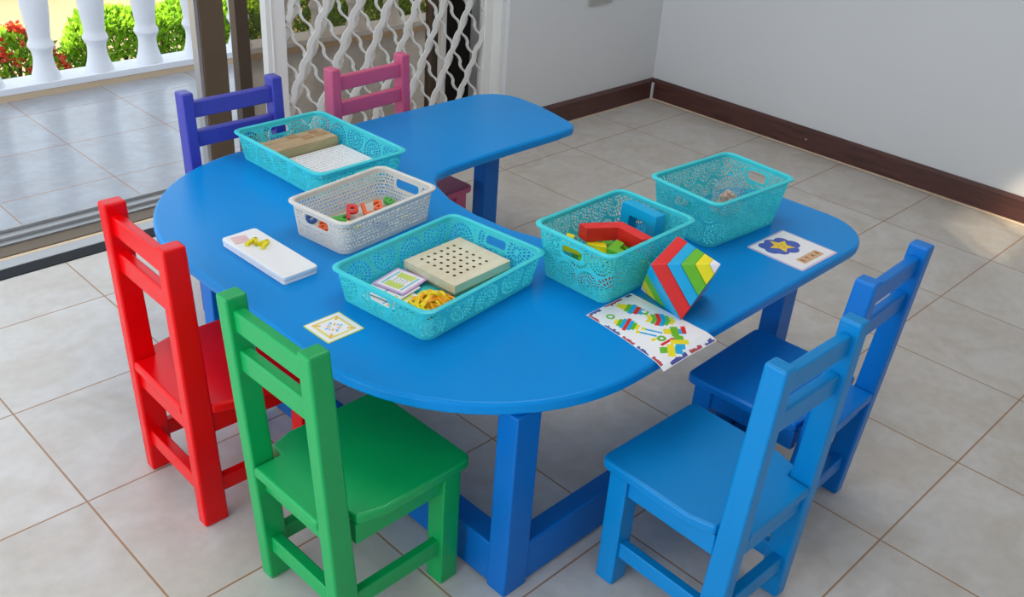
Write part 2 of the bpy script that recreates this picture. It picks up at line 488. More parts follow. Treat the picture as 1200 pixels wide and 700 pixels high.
hb.build('foliage', [M_LEAF, M_LEAFD], t)
hb = MB()
for i in range(12):
    x = .12 + i * .22
    hb.tube([(x, 0, 0), (x + .02, .01, .2), (x + .05, -.02, .36)], [.012, .009, .005], 5); hb.tube([(x + .02, .01, .15), (x - .06, .04, .34)], [.008, .004], 5)
hb.build('stem', M_TWIG, t)
t = thing('flowering_bush', 'bush with red blossom clusters outside the veranda railing', 'flowering bush', (1.77, 5.5, -.35), 0)
leafy(1900, .26, .2, .46, .042, 71).build('foliage', [M_LEAF, M_LEAFD], t)
stems(.36, 31).build('stem', M_TWIG, t)
fb = MB(); r = random.Random(5)
for i in range(90):
    th = r.uniform(0, 2 * PI); ph = math.acos(r.uniform(-.45, 1))
    c = Vector((.26 * math.sin(ph) * math.cos(th), .2 * math.sin(ph) * math.sin(th), .17 + .31 * math.cos(ph)))
    for j in range(14):
        q = c + Vector((r.gauss(0, .014), r.gauss(0, .014), r.gauss(0, .012)))
        d = Vector((r.uniform(-1, 1), r.uniform(-1, 1), r.uniform(0, 1))).normalized(); s = d.cross(Vector((.3, .5, .8))).normalized()
        fb.add([q, q + d * .015 + s * .014, q + d * .03, q + d * .015 - s * .014], [(0, 1, 2, 3)])
fb.build('blossoms', M_FLOWER, t)
# far fence and hedge at the end of the sandy yard
t = thing('fence', 'low dark fence at the far side of the sandy yard', 'fence', (3.4, 8.2, -.35))
b = MB(); b.box(-.9, 5, -.02, .02, .0, .06); b.box(-.9, 5, -.02, .02, .55, .62)
b.build('rail', M_FENCE, t)
b = MB()
for i in range(66): b.box(-.88 + i * .09, -.82 + i * .09, -.012, .012, .03, .6)
b.build('pickets', M_FENCE, t)
t = thing('hedge', 'dark green hedge at the far side of the sandy yard beside the fence', 'hedge', (2.0, 8.9, -.35))
leafy(2600, .75, .35, .8, .09, 97).build('foliage', [M_LEAFD, M_FENCE], t)
stems(.6, 8, .3).build('stem', M_TWIG, t)

# ------------------------------------------------------------------ the table
TZ = .512
outline = arc(.905 + .47, .93 + .47, .47, 180, 270, 16)
outline += arc(2.443 - .16, .93 + .16, .16, 270, 360, 8)
outline += [(2.441, 1.24), (2.425, 1.32)] + arc(2.335, 1.315, .075, 20, 90, 5)
outline += [(2.07, 1.385), (1.904, 1.388), (1.80, 1.396), (1.735, 1.412), (1.697, 1.438), (1.675, 1.476), (1.645, 1.57), (1.634, 1.6875), (1.645, 1.807), (1.677, 1.901), (1.70, 1.938), (1.737, 1.966), (1.80, 1.979), (1.904, 1.987), (2.071, 1.992), (2.28, 1.994)]
outline += arc(2.335, 2.062, .066, 290, 345, 5)
outline += [(2.42, 2.14), (2.434, 2.22)] + arc(2.437 - .135, 2.447 - .135, .135, 0, 90, 8)
outline += arc(.905 + .50, 2.447 - .50, .50, 90, 180, 16)
table = thing('activity_table', 'blue horseshoe-shaped low activity table holding the baskets', 'table', (0, 0, 0))
b = MB(); b.prism(outline, TZ - .030, TZ)
b.build('table_top', M_TABLE, table, .009, 4)
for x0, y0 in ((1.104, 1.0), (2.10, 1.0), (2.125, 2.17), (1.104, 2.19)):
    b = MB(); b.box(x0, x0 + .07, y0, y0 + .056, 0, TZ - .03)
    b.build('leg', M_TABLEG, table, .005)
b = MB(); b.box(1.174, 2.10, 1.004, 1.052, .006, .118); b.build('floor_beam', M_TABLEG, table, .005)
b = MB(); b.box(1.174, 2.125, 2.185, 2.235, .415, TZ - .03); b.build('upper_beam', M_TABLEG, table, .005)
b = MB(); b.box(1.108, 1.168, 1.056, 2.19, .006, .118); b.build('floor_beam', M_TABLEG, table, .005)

# ------------------------------------------------------------------ chairs
def chair(label, m, loc, rot, W=.288, lean=.042, H=.72, pw=.036, pd=.046, zs=1.):
    """local x to the sitter's side, local y forwards; origin under the rear face of the back posts"""
    t = thing('childrens_chair', label, 'chair', loc, rot, 'small wooden chairs round the blue table')
    h = W / 2
    def shear(z): return -lean * max(0, z) / H
    for s in (-1, 1):
        xo, xi = s * h, s * (h - pw)
        xa, xb = min(xo, xi), max(xo, xi)
        y1 = lambda z: shear(z) + pd + .010 * (1 - z / H)
        b = MB()
        b.hexa([(xa, 0, 0), (xb, 0, 0), (xb, y1(0), 0), (xa, y1(0), 0), (xa, shear(H), H), (xb, shear(H), H), (xb, y1(H), H), (xa, y1(H), H)])
        b.build('back_post', m, t, .006, 3)
        b = MB(); xa, xb = sorted((s * (h + .006), s * (h - .042)))
        b.box(xa, xb, .262, .310, 0, .303)
        b.build('front_leg', m, t, .004)
        b = MB(); xa, xb = sorted((s * (h - .004), s * (h - .026)))
        b.box(xa, xb, .045, .265, .252, .303); b.build('side_apron', m, t, .003)
        b = MB(); b.box(xa, xb, .045, .265, .080, .122); b.build('side_stretcher', m, t, .004)
    hi = h - pw
    for n, z0, z1 in (('top_rail', .645, .694), ('lower_rail', .556, .606)):
        b = MB()
        ya, yb = shear(z0) + .012, shear(z1) + .012
        b.hexa([(-hi - .004, ya, z0), (hi + .004, ya, z0), (hi + .004, ya + .024, z0), (-hi - .004, ya + .024, z0), (-hi - .004, yb, z1), (hi + .004, yb, z1), (hi + .004, yb + .024, z1), (-hi - .004, yb + .024, z1)])
        b.build(n, m, t, .005, 3)
    b = MB(); b.box(-hi - .003, hi + .003, .004, .026, .250, .303); b.build('rear_apron', m, t, .003)
    b = MB(); b.box(-hi - .003, hi + .003, .008, .034, .078, .120); b.build('rear_stretcher', m, t, .004)
    b = MB(); b.box(-h + .03, h - .03, .276, .298, .252, .303); b.build('front_apron', m, t, .003)
    y0 = shear(.33)
    s = h + .016
    poly = [(-hi + .001, y0), (hi - .001, y0), (hi - .001, .042), (h, .046), (s, .10)] + arc(s - .022, .333 - .022, .022, 0, 90, 5) + arc(-s + .022, .333 - .022, .022, 90, 180, 5) + [(-s, .10), (-h, .046), (-hi + .001, .042)]
    b = MB(); b.prism(poly, .303, .328); b.build('seat', m, t, .007, 3)
    for o in t.children:
        if zs != 1.:
            for v in o.data.vertices: v.co.z *= zs
    return t
RZ = math.radians
chair('green childrens chair with its seat pushed under the rounded table end', M_GREEN, (.763, 1.264, 0), RZ(-90 + 1), .286, .046)
chair('red glossy childrens chair beside the green chair', M_RED, (.738, 1.752, 0), RZ(-90 - 1), .298, .018, .72, .036, .05)
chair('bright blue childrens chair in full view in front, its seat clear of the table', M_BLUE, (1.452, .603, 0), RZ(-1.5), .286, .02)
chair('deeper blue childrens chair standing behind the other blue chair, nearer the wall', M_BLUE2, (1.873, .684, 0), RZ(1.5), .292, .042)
chair('violet childrens chair behind the far curve of the table', M_PURPLE, (1.378, 2.478, 0), RZ(180), .325, .03, .724, zs=.974)
chair('pink childrens chair in front of the white lattice gate', M_PINK, (1.884, 2.498, 0), RZ(180 + 3), .330, .02, .724, zs=.955)

# ------------------------------------------------------------------ baskets
def perim(a, b, r, u):
    """point on a rounded rectangle (half sizes a, b) at arc length u from the middle of the +x side, counter-clockwise"""
    segs = [('l', (a, 0), (a, b - r)), ('a', (a - r, b - r), 0), ('l', (a - r, b), (-a + r, b)), ('a', (-a + r, b - r), 90), ('l', (-a, b - r), (-a, -b + r)), ('a', (-a + r, -b + r), 180),
            ('l', (-a + r, -b), (a - r, -b)), ('a', (a - r, -b + r), 270), ('l', (a, -b + r), (a, 0))]
    for s in segs:
        if s[0] == 'l':
            L = math.dist(s[1], s[2])
            if u <= L: k = u / L if L else 0; return (s[1][0] + (s[2][0] - s[1][0]) * k, s[1][1] + (s[2][1] - s[1][1]) * k)
        else:
            L = r * PI / 2
            if u <= L: t = math.radians(s[2]) + u / r; return (s[1][0] + r * math.cos(t), s[1][1] + r * math.sin(t))
        u -= L
    return (a, 0)

def daisies(U, V, P, H, pitch, rad, rows, seed):
    """slots arranged as daisies: True where the wall is open"""
    hole = np.zeros(U.shape, bool); near = np.full(U.shape, 9.)
    n = max(4, int(round(P / pitch))); pu = P / n
    rr = np.random.default_rng(seed)
    for row in range(rows):
        cv = H * (row + .5) / rows + (H * .02 if rows > 1 else 0)
        for k in range(n):
            cu = (k + .5 * (row % 2) + .25) * pu
            cvv = cv + (H * .12 * (-1) ** k if rows == 1 else 0)
            dx = (U - cu + P / 2) % P - P / 2; dy = V - cvv
            R = np.hypot(dx, dy); th = np.arctan2(dy, dx)
            rad_k = rad * rr.uniform(.9, 1.1)
            mine = R < near
            near = np.where(mine, R, near)
            h = np.zeros(U.shape, bool)
            for bnd, (r0, r1, cnt) in enumerate(((.16, .40, 10), (.44, .70, 18), (.74, 1.0, 26))):
                t = (R / rad_k - r0) / (r1 - r0)
                ph = np.abs(((th * cnt / (2 * PI) + .5 * (bnd % 2)) % 1) - .5)
                h |= (t > 0) & (t < 1) & (ph < .36 * np.sqrt(np.clip(np.sin(PI * np.clip(t, 0, 1)), 0, 1)))
            hole = np.where(mine, h, hole)
    # round pinholes between the daisies
    gu = U / .0095; gv = V / .0095
    q = np.hypot((gu + .5 * (np.floor(gv) % 2)) % 1 - .5, gv % 1 - .5)
    return hole | ((near > rad * 1.12) & (q < .27))

def weave(U, V, P, H):
    p = .0096
    row = np.floor(V / p); n = round(P / p); pu = P / n
    ph = (U / pu + .5 * (row % 2)) % 1; pv = (V / p) % 1
    return (ph > .20) & (ph < .80) & (pv > .25) & (pv < .78)

def basket(name, label, loc, rot, W, D, H, inset, m, holes, step, slot, group=None, rim_r=.0045):
    t = thing(name, label, 'basket', loc, rot, group)
    a, b_, rc = W / 2 - .005, D / 2 - .005, .026
    P = 4 * (a + b_) - 8 * rc + 2 * PI * rc
    nu = int(P / step); nv = max(8, int(H / step))
    us = (np.arange(nu) + .5) * P / nu; vs = (np.arange(nv) + .5) * H / nv
    U, V = np.meshgrid(us, vs)
    op = holes(U, V, P, H) & (V > .009) & (V < H - .010)
    # grip slots in the two short ends
    for c in (0, P / 2):
        du = np.abs((U - c + P / 2) % P - P / 2); dv = np.abs(V - (H - slot[2]))
        fr = (du < slot[0] / 2 + .007) & (dv < slot[1] / 2 + .007)
        q = np.hypot(np.maximum(du - slot[0] / 2 + slot[1] * .35, 0), np.maximum(dv - slot[1] / 2 + slot[1] * .35, 0)) < slot[1] * .35
        op = (op & ~fr) | q
    ring = [perim(a, b_, rc, u) for u in np.arange(nu) * P / nu]
    verts = []
    for j in range(nv + 1):
        k = j / nv
        sx = 1 - inset / a * (1 - k); sy = 1 - inset / b_ * (1 - k)
        z = .002 + (H - .002) * k
        verts += [(x * sx, y * sy, z) for x, y in ring]
    faces = []
    opl = op.tolist()
    for j in range(nv):
        o0, o1, row = j * nu, (j + 1) * nu, opl[j]
        for i in range(nu):
            if not row[i]:
                i2 = (i + 1) % nu
                faces.append((o0 + i, o0 + i2, o1 + i2, o1 + i))
    faces.append(tuple(range(nu - 1, -1, -1)))
    used = np.zeros(len(verts), bool)
    for f in faces: used[list(f)] = True
    idx = np.cumsum(used) - 1
    mb = MB(); mb.v = [v for v, k in zip(verts, used) if k]; mb.f = [tuple(int(idx[i]) for i in f) for f in faces]; mb.mi = [0] * len(faces)
    o = mb.build('body', m, t)
    md = o.modifiers.new('thickness', 'SOLIDIFY'); md.thickness = .0018; md.offset = 1
    n2 = 120
    pr = [perim(a, b_, rc, u) for u in np.arange(n2) * P / n2]
    mb = MB(); v = []; f = []
    sec = [(-.002, -.008), (-.0025, 0), (.0, .003), (.004, .003), (.0085, .0005), (.0085, -.003), (.004, -.003), (.001, -.008)]
    for x, y in pr:
        for d, z in sec:
            kx = 1 + d / a; ky = 1 + d / b_
            v.append((x * kx, y * ky, H + z))
    ns = len(sec)
    for i in range(n2):
        j = (i + 1) % n2
        for k in range(ns):
            f.append((i * ns + k, j * ns + k, j * ns + (k + 1) % ns, i * ns + (k + 1) % ns))
    mb.add(v, f)
    mb.build('rim', m, t, smooth=True)
    return t
flat_h = lambda U, V, P, H: daisies(U, V, P, H, .088, .040, 1, 3)
deep_h = lambda U, V, P, H: daisies(U, V, P, H, .070, .036, 2, 5)
G = 'plastic baskets on the table'
basket('plastic_basket', 'shallow turquoise basket holding a wooden box and a printed white sheet', (1.490, 2.205, TZ), RZ(90 + 1), .418, .308, .08, .012, M_TEAL, flat_h, .0022, (.062, .022, .027), G)
basket('plastic_basket', 'shallow turquoise basket holding the pegboard and rubber bands', (1.286, 1.437, TZ), RZ(6.5), .406, .294, .08, .012, M_TEAL, flat_h, .0022, (.062, .022, .027), G)
basket('plastic_basket', 'deep turquoise basket full of coloured wooden blocks', (1.671, 1.253, TZ), RZ(1), .328, .236, .135, .018, M_TEAL, deep_h, .0022, (.062, .026, .036), G)
basket('plastic_basket', 'deep turquoise basket with a clear bag of wooden beads inside', (2.118, 1.256, TZ), RZ(-4), .332, .232, .135, .018, M_TEAL, deep_h, .0022, (.062, .026, .036), G)
basket('plastic_basket', 'ivory white woven plastic basket of toy letters', (1.353, 1.813, TZ), RZ(7), .330, .207, .09, .008, M_IVORY, weave, .0021, (.085, .026, .03), G)

def local(loc, rot, x, y, z):
    c, s = math.cos(rot), math.sin(rot)
    return (loc[0] + c * x - s * y, loc[1] + s * x + c * y, loc[2] + z)

# ---- things in the far shallow basket
t = thing('wooden_box', 'long tan wooden box of brown blocks in the far shallow turquoise basket', 'box', (1.5, 2.327, TZ + .006), RZ(2))
b = MB(); b.box(-.112, .112, -.045, .045, 0, .034); b.build('box_body', M_BOXS, t, .002)
for i, (y0, y1) in enumerate(((-.043, -.016), (-.0145, .0145), (.016, .043))):
    b = MB(); b.box(-.110, .110, y0, y1, .034, .0375); b.build('slat', M_BOXW, t, .001)
for i, (x0, x1, y0, y1) in enumerate(((.015, .05, -.012, .012), (.055, .085, .018, .04), (.06, .1, -.012, .012), (-.02, .012, .018, .04))):
    b = MB(); b.box(x0, x1, y0, y1, .0375, .0395); b.build('block', M_BOXD, t, .001)
b = MB(); r = random.Random(9)
b.prism(rrect(.200, .165, .004), 0, .004)
for row in range(11):
    y = .072 - row * .0142; x = -.095
    while x < .088:
        L = r.uniform(.002, .006)
        b.box(x, x + L, y - .0014 + r.uniform(-.001, .001), y + .0014, .004, .0043, 1)
        x += L + r.uniform(.002, .0045)
o = b.build('practice_sheet', [M_PAPER, M_INK], loc=(1.525, 2.195, TZ + .0121)); o.rotation_euler = (0, RZ(0), RZ(2))
tag(o, 'white printed sheet with rows of small grey marks lying beside the wooden box', 'sheet')
b = MB(); b.box(-.09, .09, -.07, .07, 0, .009)
o = b.build('card_stack', M_PAPER, loc=(1.525, 2.195, TZ + .003), bevel=.001); o.rotation_euler = (0, 0, RZ(2))
tag(o, 'low stack of white cards under the printed sheet with grey marks', 'card stack')

# ---- things in the near shallow basket
peg = thing('pegboard', 'beige wooden pegboard with rows of round holes in the near shallow basket', 'pegboard', (1.371, 1.476, TZ + .0125), RZ(3.5))
b = MB(); n = 6; p_ = .0215; rad = .0042; TH = .021; hw, hd = .0935, .084; seg = 12
x0 = y0 = -n * p_ / 2
off = (-.005, .006)
for i in range(n):
    for j in range(n):
        cx, cy = x0 + (i + .5) * p_ + off[0], y0 + (j + .5) * p_ + off[1]
        v = []
        for k in range(seg):
            a = k * 2 * PI / seg + PI / seg
            c, s = math.cos(a), math.sin(a); q = p_ / 2 / max(abs(c), abs(s))
            v.append((cx + q * c, cy + q * s, TH))
        for zz in (TH, TH - .012):
            for k in range(seg):
                a = k * 2 * PI / seg + PI / seg
                v.append((cx + rad * math.cos(a), cy + rad * math.sin(a), zz))
        # square corners
        f = [(k, (k + 1) % seg, seg + (k + 1) % seg, seg + k) for k in range(seg)]
        b.add(v, f, 0)
        cc = [(cx + sx * p_ / 2, cy + sy * p_ / 2, TH) for sx, sy in ((1, 1), (-1, 1), (-1, -1), (1, -1))]
        for ci, (sx, sy) in enumerate(((1, 1), (-1, 1), (-1, -1), (1, -1))):
            k1 = 1 + 3 * ci - 0
            pa, pb = v[(k1 - 0) % seg], v[(k1 + 0) % seg]
        b.add(v[seg:], [(k, (k + 1) % seg, seg + (k + 1) % seg, seg + k) for k in range(seg)] + [tuple(range(seg, 2 * seg))], 1)
# corners between the holes are filled by the slab just below; the rim of the slab:
X0, X1, Y0, Y1 = x0 + off[0], -x0 + off[0], y0 + off[1], -y0 + off[1]
b.box(-hw, X0, -hd, hd, 0, TH); b.box(X1, hw, -hd, hd, 0, TH); b.box(X0, X1, -hd, Y0, 0, TH); b.box(X0, X1, Y1, hd, 0, TH)
b.box(X0, X1, Y0, Y1, 0, TH - .0121)
for i in range(n + 1):
    for j in range(n + 1):
        cx, cy = X0 + i * p_, Y0 + j * p_; d = p_ / 2 * (1 - math.tan(PI / seg)) 
        b.add([(cx - d, cy, TH - .00003), (cx, cy - d, TH - .00003), (cx + d, cy, TH - .00003), (cx, cy + d, TH - .00003)], [(0, 1, 2, 3)], 0)
b.build('board', [M_BOARD, M_HOLE], peg)
b = MB(); b.box(-hw + .004, hw - .004, -hd + .004, hd - .004, -.009, 0); b.build('backing', M_BOXS, peg)

def printed(name, label, cat, loc, rot, w, h, th, base, prints, mats, group=None, bend=None, rad=.003, z0=.0004):
    """flat card with printed shapes; prints = [(polygon, material index)]"""
    b = MB()
    if bend is None:
        b.prism(rrect(w, h, rad, 3), 0, th, 0)
        for k, (poly, mi) in enumerate(prints): b.prism(poly, th, th + z0 * (.4 + .15 * (mi % 5) + .03 * k), mi)
    o = b.build(name, [base] + mats, loc=loc); o.rotation_euler = rot
    return tag(o, label, cat, group)
def rect(x0, x1, y0, y1): return [(x0, y0), (x1, y0), (x1, y1), (x0, y1)]
def rotp(poly, a, c=(0, 0)):
    a = math.radians(a); return [(c[0] + x * math.cos(a) - y * math.sin(a), c[1] + x * math.sin(a) + y * math.cos(a)) for x, y in poly]
def disc(x, y, r, n=14): return [(x + r * math.cos(k * 2 * PI / n), y + r * math.sin(k * 2 * PI / n)) for k in range(n)]

# pink-edged pattern card propped on another card
pr = [(rrect(.082, .076, .002, 2), 1)]
pr += [(rect(-.034, .034, .026, .030), 2), (rect(-.034, .034, -.030, -.026), 2), (rect(-.034, -.012, -.022, .022), 3), (rect(.012, .034, -.022, .022), 3)]
for i in range(3):
    for j in range(4): pr.append((disc(-.007 + i * .007, -.0135 + j * .009, .0016, 8), 4))
o = printed('pattern_card', 'lilac-edged pattern card with lime bars and dots leaning in the near shallow basket', 'card', (1.224, 1.507, TZ + .013), (RZ(0), RZ(0), RZ(13)), .094, .088, .002, M_LILAC,
        pr, [M_PAPER, M_CYANP, M_LIMEP, M_BROWN])
pr = [(rect(-.040, -.018, -.036, -.026), 1), (rect(-.012, -.002, -.036, -.026), 2), (rect(.004, .022, -.036, -.026), 1), (rect(.024, .038, -.036, -.026), 3), (rect(-.038, .038, .0, .004), 2)]
printed('pattern_card', 'white pattern card with coloured squares half under the lilac-edged card', 'card', (1.190, 1.497, TZ + .009), (0, 0, RZ(12)), .096, .094, .002, M_PAPER, pr, [M_LIMEP, M_CYANP, M_ORP])
pr = [(rotp(rect(-.036, -.006, -.040, -.024), 0), 1), (rect(.0, .036, -.040, -.024), 2), (rect(-.036, .036, -.016, -.012), 3)]
printed('pattern_card', 'white card with orange and lime stripes lowest under the other basket cards', 'card', (1.172, 1.480, TZ + .0045), (0, 0, RZ(7)), .092, .096, .002, M_PAPER, pr, [M_ORP, M_LIMEP, M_CYANP])

# heap of rubber bands
rb = random.Random(21)
BANDL = 'thin rubber band in the tangled heap of yellow and orange bands beside the pegboard'
first = None
for i in range(44):
    n = 26
    cx, cy = max(-.032, min(.032, rb.gauss(0, .021))), max(-.027, min(.027, rb.gauss(0, .018)))
    R = rb.uniform(.014, .024); e = rb.uniform(.45, 1); a0 = rb.uniform(0, PI); tilt = rb.uniform(-.35, .35); ph = rb.uniform(0, 6.3)
    pts = []
    for k in range(n):
        t_ = 2 * PI * k / n
        x, y = R * math.cos(t_), R * e * math.sin(t_) * (1 + .25 * math.sin(2 * t_ + ph))
        X, Y = x * math.cos(a0) - y * math.sin(a0), x * math.sin(a0) + y * math.cos(a0)
        rr = math.hypot(cx + X, cy + Y)
        z = .0035 + i * .0007 * max(.25, 1 - rr / .06) + tilt * X * .5 + .0025 * math.sin(3 * t_ + ph)
        pts.append((cx + X, cy + Y, max(.0025, z)))
    b = MB(); b.tube(pts, .0032, 7, True)
    o = b.build('rubber_band', M_BAND_G if i in (5, 12, 19) else (M_BAND_O if i % 5 in (1, 3) else M_BAND_Y), smooth=True, loc=(1.219, 1.390, TZ + .004))
    tag(o, ('green' if i in (5, 12, 19) else 'orange' if i % 5 in (1, 3) else 'yellow') + ' rubber band in the tangled heap beside the pegboard', 'rubber band',
        'green rubber bands' if i in (5, 12, 19) else 'orange rubber bands' if i % 5 in (1, 3) else 'yellow rubber bands')

# ---- small pattern card lying on the table
pr = [(rrect(.088, .084, .002, 2), 1)]
fr = .034
for a in (0, 90, 180, 270): pr.append((rotp(rect(-fr, fr - .006, fr - .006, fr), a), 2))
for a in (45, 135, 225, 315): pr.append((rotp(rect(.028, .044, -.003, .003), a), 3))
for a in (45, 135, 225, 315):
    pr.append((rotp(rect(.006, .016, -.002, .002), a), 3)); pr.append((rotp(rect(.012, .020, -.002, .002), a + 45 - 12), 4)); pr.append((rotp(rect(.010, .016, -.002, .002), a + 45 + 14), 5))
printed('pattern_card', 'square card with green edge and yellow frame lying alone on the table', 'card', (1.002, 1.455, TZ), (0, 0, RZ(1)), .094, .090, .0012, M_LIMEP, pr, [M_PAPER, mat('print_soft_yellow', (232, 214, 110), .5), M_ORP, M_CYANP, M_LILAC])

# ---- white tablet with yellow letter
tab = thing('lidded_case', 'slim white plastic case lying on the table near the red chair', 'case', (1.064, 1.801, TZ), RZ(1.5))
b = MB(); b.prism(rrect(.094, .258, .008), 0, .009); b.build('base', M_WHITE, tab, .002)
b = MB(); b.prism(rrect(.096, .260, .009), .010, .021); b.build('lid', M_WHITE, tab, .003)
b = MB(); b.prism(rotp(rect(-.024, .014, -.02, .02), -12, (-.012, .092)), .021, .0213); b.build('print', M_PINKP, tab)

def letter(ch, m, loc, rot, size, depth, name, label, group):
    c = bpy.data.curves.new('t', 'FONT'); c.body = ch; c.size = size; c.extrude = depth / 2; c.offset = size * (.012 if ch in 'Mae' else .03)
    c.align_x = 'CENTER'; c.align_y = 'CENTER'
    tmp = bpy.data.objects.new('t', c); C.objects.link(tmp)
    dg = bpy.context.evaluated_depsgraph_get()
    me = bpy.data.meshes.new_from_object(tmp.evaluated_get(dg))
    bpy.data.objects.remove(tmp)
    # centre on its own bounds, base at z = 0
    xs = [v.co.x for v in me.vertices]; ys = [v.co.y for v in me.vertices]; zs = [v.co.z for v in me.vertices]
    me.transform(Matrix.Translation((-(min(xs) + max(xs)) / 2, -(min(ys) + max(ys)) / 2, -min(zs))))
    bm = bmesh.new(); bm.from_mesh(me); bmesh.ops.remove_doubles(bm, verts=bm.verts[:], dist=1e-5); bmesh.ops.recalc_face_normals(bm, faces=bm.faces[:]); bm.to_mesh(me); bm.free()
    me.materials.clear(); me.materials.append(m); me.name = name
    o = bpy.data.objects.new(name, me); C.objects.link(o)
    o.location = loc; o.rotation_euler = rot
    return tag(o, label, 'toy letter', group)
GL = 'toy letters'
b = MB(); q = .0095
for p0, p1 in (((-.021, -.019), (-.016, .019)), ((-.016, .019), (.0, -.010)), ((.0, -.010), (.016, .019)), ((.016, .019), (.021, -.019))):
    b.prism([(p0[0] - q / 2, p0[1]), (p0[0] + q / 2, p0[1]), (p1[0] + q / 2, p1[1]), (p1[0] - q / 2, p1[1])], 0, .0085)
o = b.build('toy_letter', M_YLETTER, bevel=.001, loc=(1.064, 1.846, TZ + .0212)); o.rotation_euler = (0, 0, RZ(-60))
tag(o, 'yellow toy letter lying on the slim white case', 'toy letter', GL)
WB = (1.353, 1.813, TZ)
def inw(x, y, z): return local(WB, RZ(7), x, y, z)
ZB = TZ + .005
letter('A', M_GLETTER, (1.312, 1.866, TZ + .006), (RZ(0), RZ(0), RZ(60)), .055, .009, 'toy_letter', 'green toy letter beside the red P in the ivory basket', GL)
letter('P', M_RLETTER, (1.352, 1.862, TZ + .017), (RZ(28), 0, RZ(-38)), .062, .010, 'toy_letter', 'red toy letter P propped up in the ivory basket', GL)
letter('L', M_OLETTER, (1.393, 1.853, TZ + .016), (RZ(20), 0, RZ(-22)), .056, .010, 'toy_letter', 'orange toy letter L between the red P and the orange A in the ivory basket', GL)
letter('a', M_OLETTER, (1.431, 1.855, TZ + .017), (RZ(24), 0, RZ(-30)), .066, .010, 'toy_letter', 'orange toy letter A beside the green letter at the far end of the ivory basket', GL)
letter('e', M_GLETTER, (1.474, 1.868, TZ + .012), (RZ(14), 0, RZ(20)), .06, .010, 'toy_letter', 'green toy letter at the far end of the ivory basket', GL)
letter('a', M_OLETTER, (1.245, 1.835, TZ + .020), (RZ(30), 0, RZ(-50)), .060, .010, 'toy_letter', 'orange toy letter seen through the grip hole of the ivory basket', GL)
letter('o', M_BLETTER, (1.240, 1.880, TZ + .024), (RZ(40), 0, RZ(-50)), .050, .010, 'toy_letter', 'blue toy letter seen through the grip hole of the ivory basket', GL)
letter('y', M_YLETTER, (1.318, 1.812, TZ + .006), (0, 0, RZ(30)), .060, .009, 'toy_letter', 'yellow toy letter flat on the basket floor below the red P', GL)
letter('s', M_YLETTER, (1.455, 1.772, TZ + .006), (0, 0, RZ(80)), .060, .009, 'toy_letter', 'yellow toy letter flat against the far side wall of the ivory basket', GL)
letter('h', M_BLETTER, (1.375, 1.775, TZ + .006), (0, 0, RZ(10)), .056, .009, 'toy_letter', 'blue toy letter flat on the ivory basket floor', GL)

# ---- blocks in the deep basket
def chevron(label, m, loc, rot, L=.105, w=.034, t=.036, ang=104, name='chevron_block', group='wooden blocks in the deep basket'):
    """bent bar: two limbs meeting at an outer corner at the origin, lying in local xy, thickness t"""
    h = math.radians(ang / 2)
    u1 = Vector((math.cos(h), math.sin(h))); u2 = Vector((math.cos(h), -math.sin(h)))
    inner = w / math.sin(h)
    poly = [(0, 0), tuple(u2 * L), tuple(u2 * (L - w * .35) + Vector((math.sin(h), math.cos(h))) * w * .98), (inner, 0), tuple(u1 * (L - w * .35) + Vector((math.sin(h), -math.cos(h))) * w * .98), tuple(u1 * L)]
    b = MB(); b.prism(poly, 0, t)
    o = b.build(name, m, bevel=.002, loc=loc); o.rotation_euler = rot
    return tag(o, label, 'toy block', group)
L1, L2, L3 = TZ + .004, TZ + .034, TZ + .065
chevron('orange bent block at the bottom of the deep block basket by its narrow end', M_BORANGE, (1.548, 1.253, L1), (0, 0, 0), .088, .028, .028)
chevron('yellow bent block at the bottom of the deep block basket inside the orange one', M_BYELLOW, (1.592, 1.253, L1), (0, 0, 0), .088, .028, .028)
chevron('lime green bent block at the bottom of the deep block basket, in its middle', M_BGREEN, (1.636, 1.253, L1), (0, 0, 0), .088, .028, .028)
chevron('yellow bent block at the basket bottom between a green and a red block', M_BYELLOW, (1.680, 1.253, L1), (0, 0, 0), .088, .028, .028)
chevron('red bent block at the bottom of the deep block basket beside the sky blue frame', M_BRED, (1.720, 1.253, L1), (0, 0, 0), .074, .028, .028)
chevron('lime green bent block seen through the grip hole of the deep block basket', M_BGREEN, (1.552, 1.253, L2), (0, 0, RZ(2)), .088, .028, .030)
chevron('yellow bent block on the second layer beside the grip hole of the deep block basket', M_BYELLOW, (1.600, 1.253, L2), (0, 0, RZ(-2)), .085, .028, .030)
chevron('lime green bent block on the second layer under the large red bent block', M_BGREEN, (1.648, 1.253, L2), (0, 0, RZ(2)), .085, .028, .030)
chevron('small red bent block directly below the large red bent block', M_BRED, (1.700, 1.250, L2), (0, 0, 0), .070, .026, .030)
chevron('large vermilion red bent block lying on top of all the other blocks', M_BRED, (1.702, 1.259, TZ + .087), (0, 0, RZ(206)), .108, .030, .036, 117)
chevron('yellow bent block on top in the corner of the deep block basket', M_BYELLOW, (1.560, 1.322, L3), (0, 0, RZ(-25)), .052, .022, .024)
chevron('bright yellow bent block with its end showing under the large red bent block', M_BYELLOW, (1.604, 1.282, L3), (0, 0, RZ(-10)), .050, .022, .020)
chevron('lime green bent block standing out in front of the large red bent block', M_BGREEN, (1.598, 1.216, L3), (0, 0, RZ(-35)), .058, .024, .036)
chevron('small lime green bent block at the front rim corner of the deep block basket', M_BGREEN, (1.646, 1.186, L3), (0, 0, RZ(12)), .040, .020, .020)
b = MB(); ro = rrect(.112, .112, .004, 2); ri = rrect(.056, .056, .003, 2); n = len(ro)
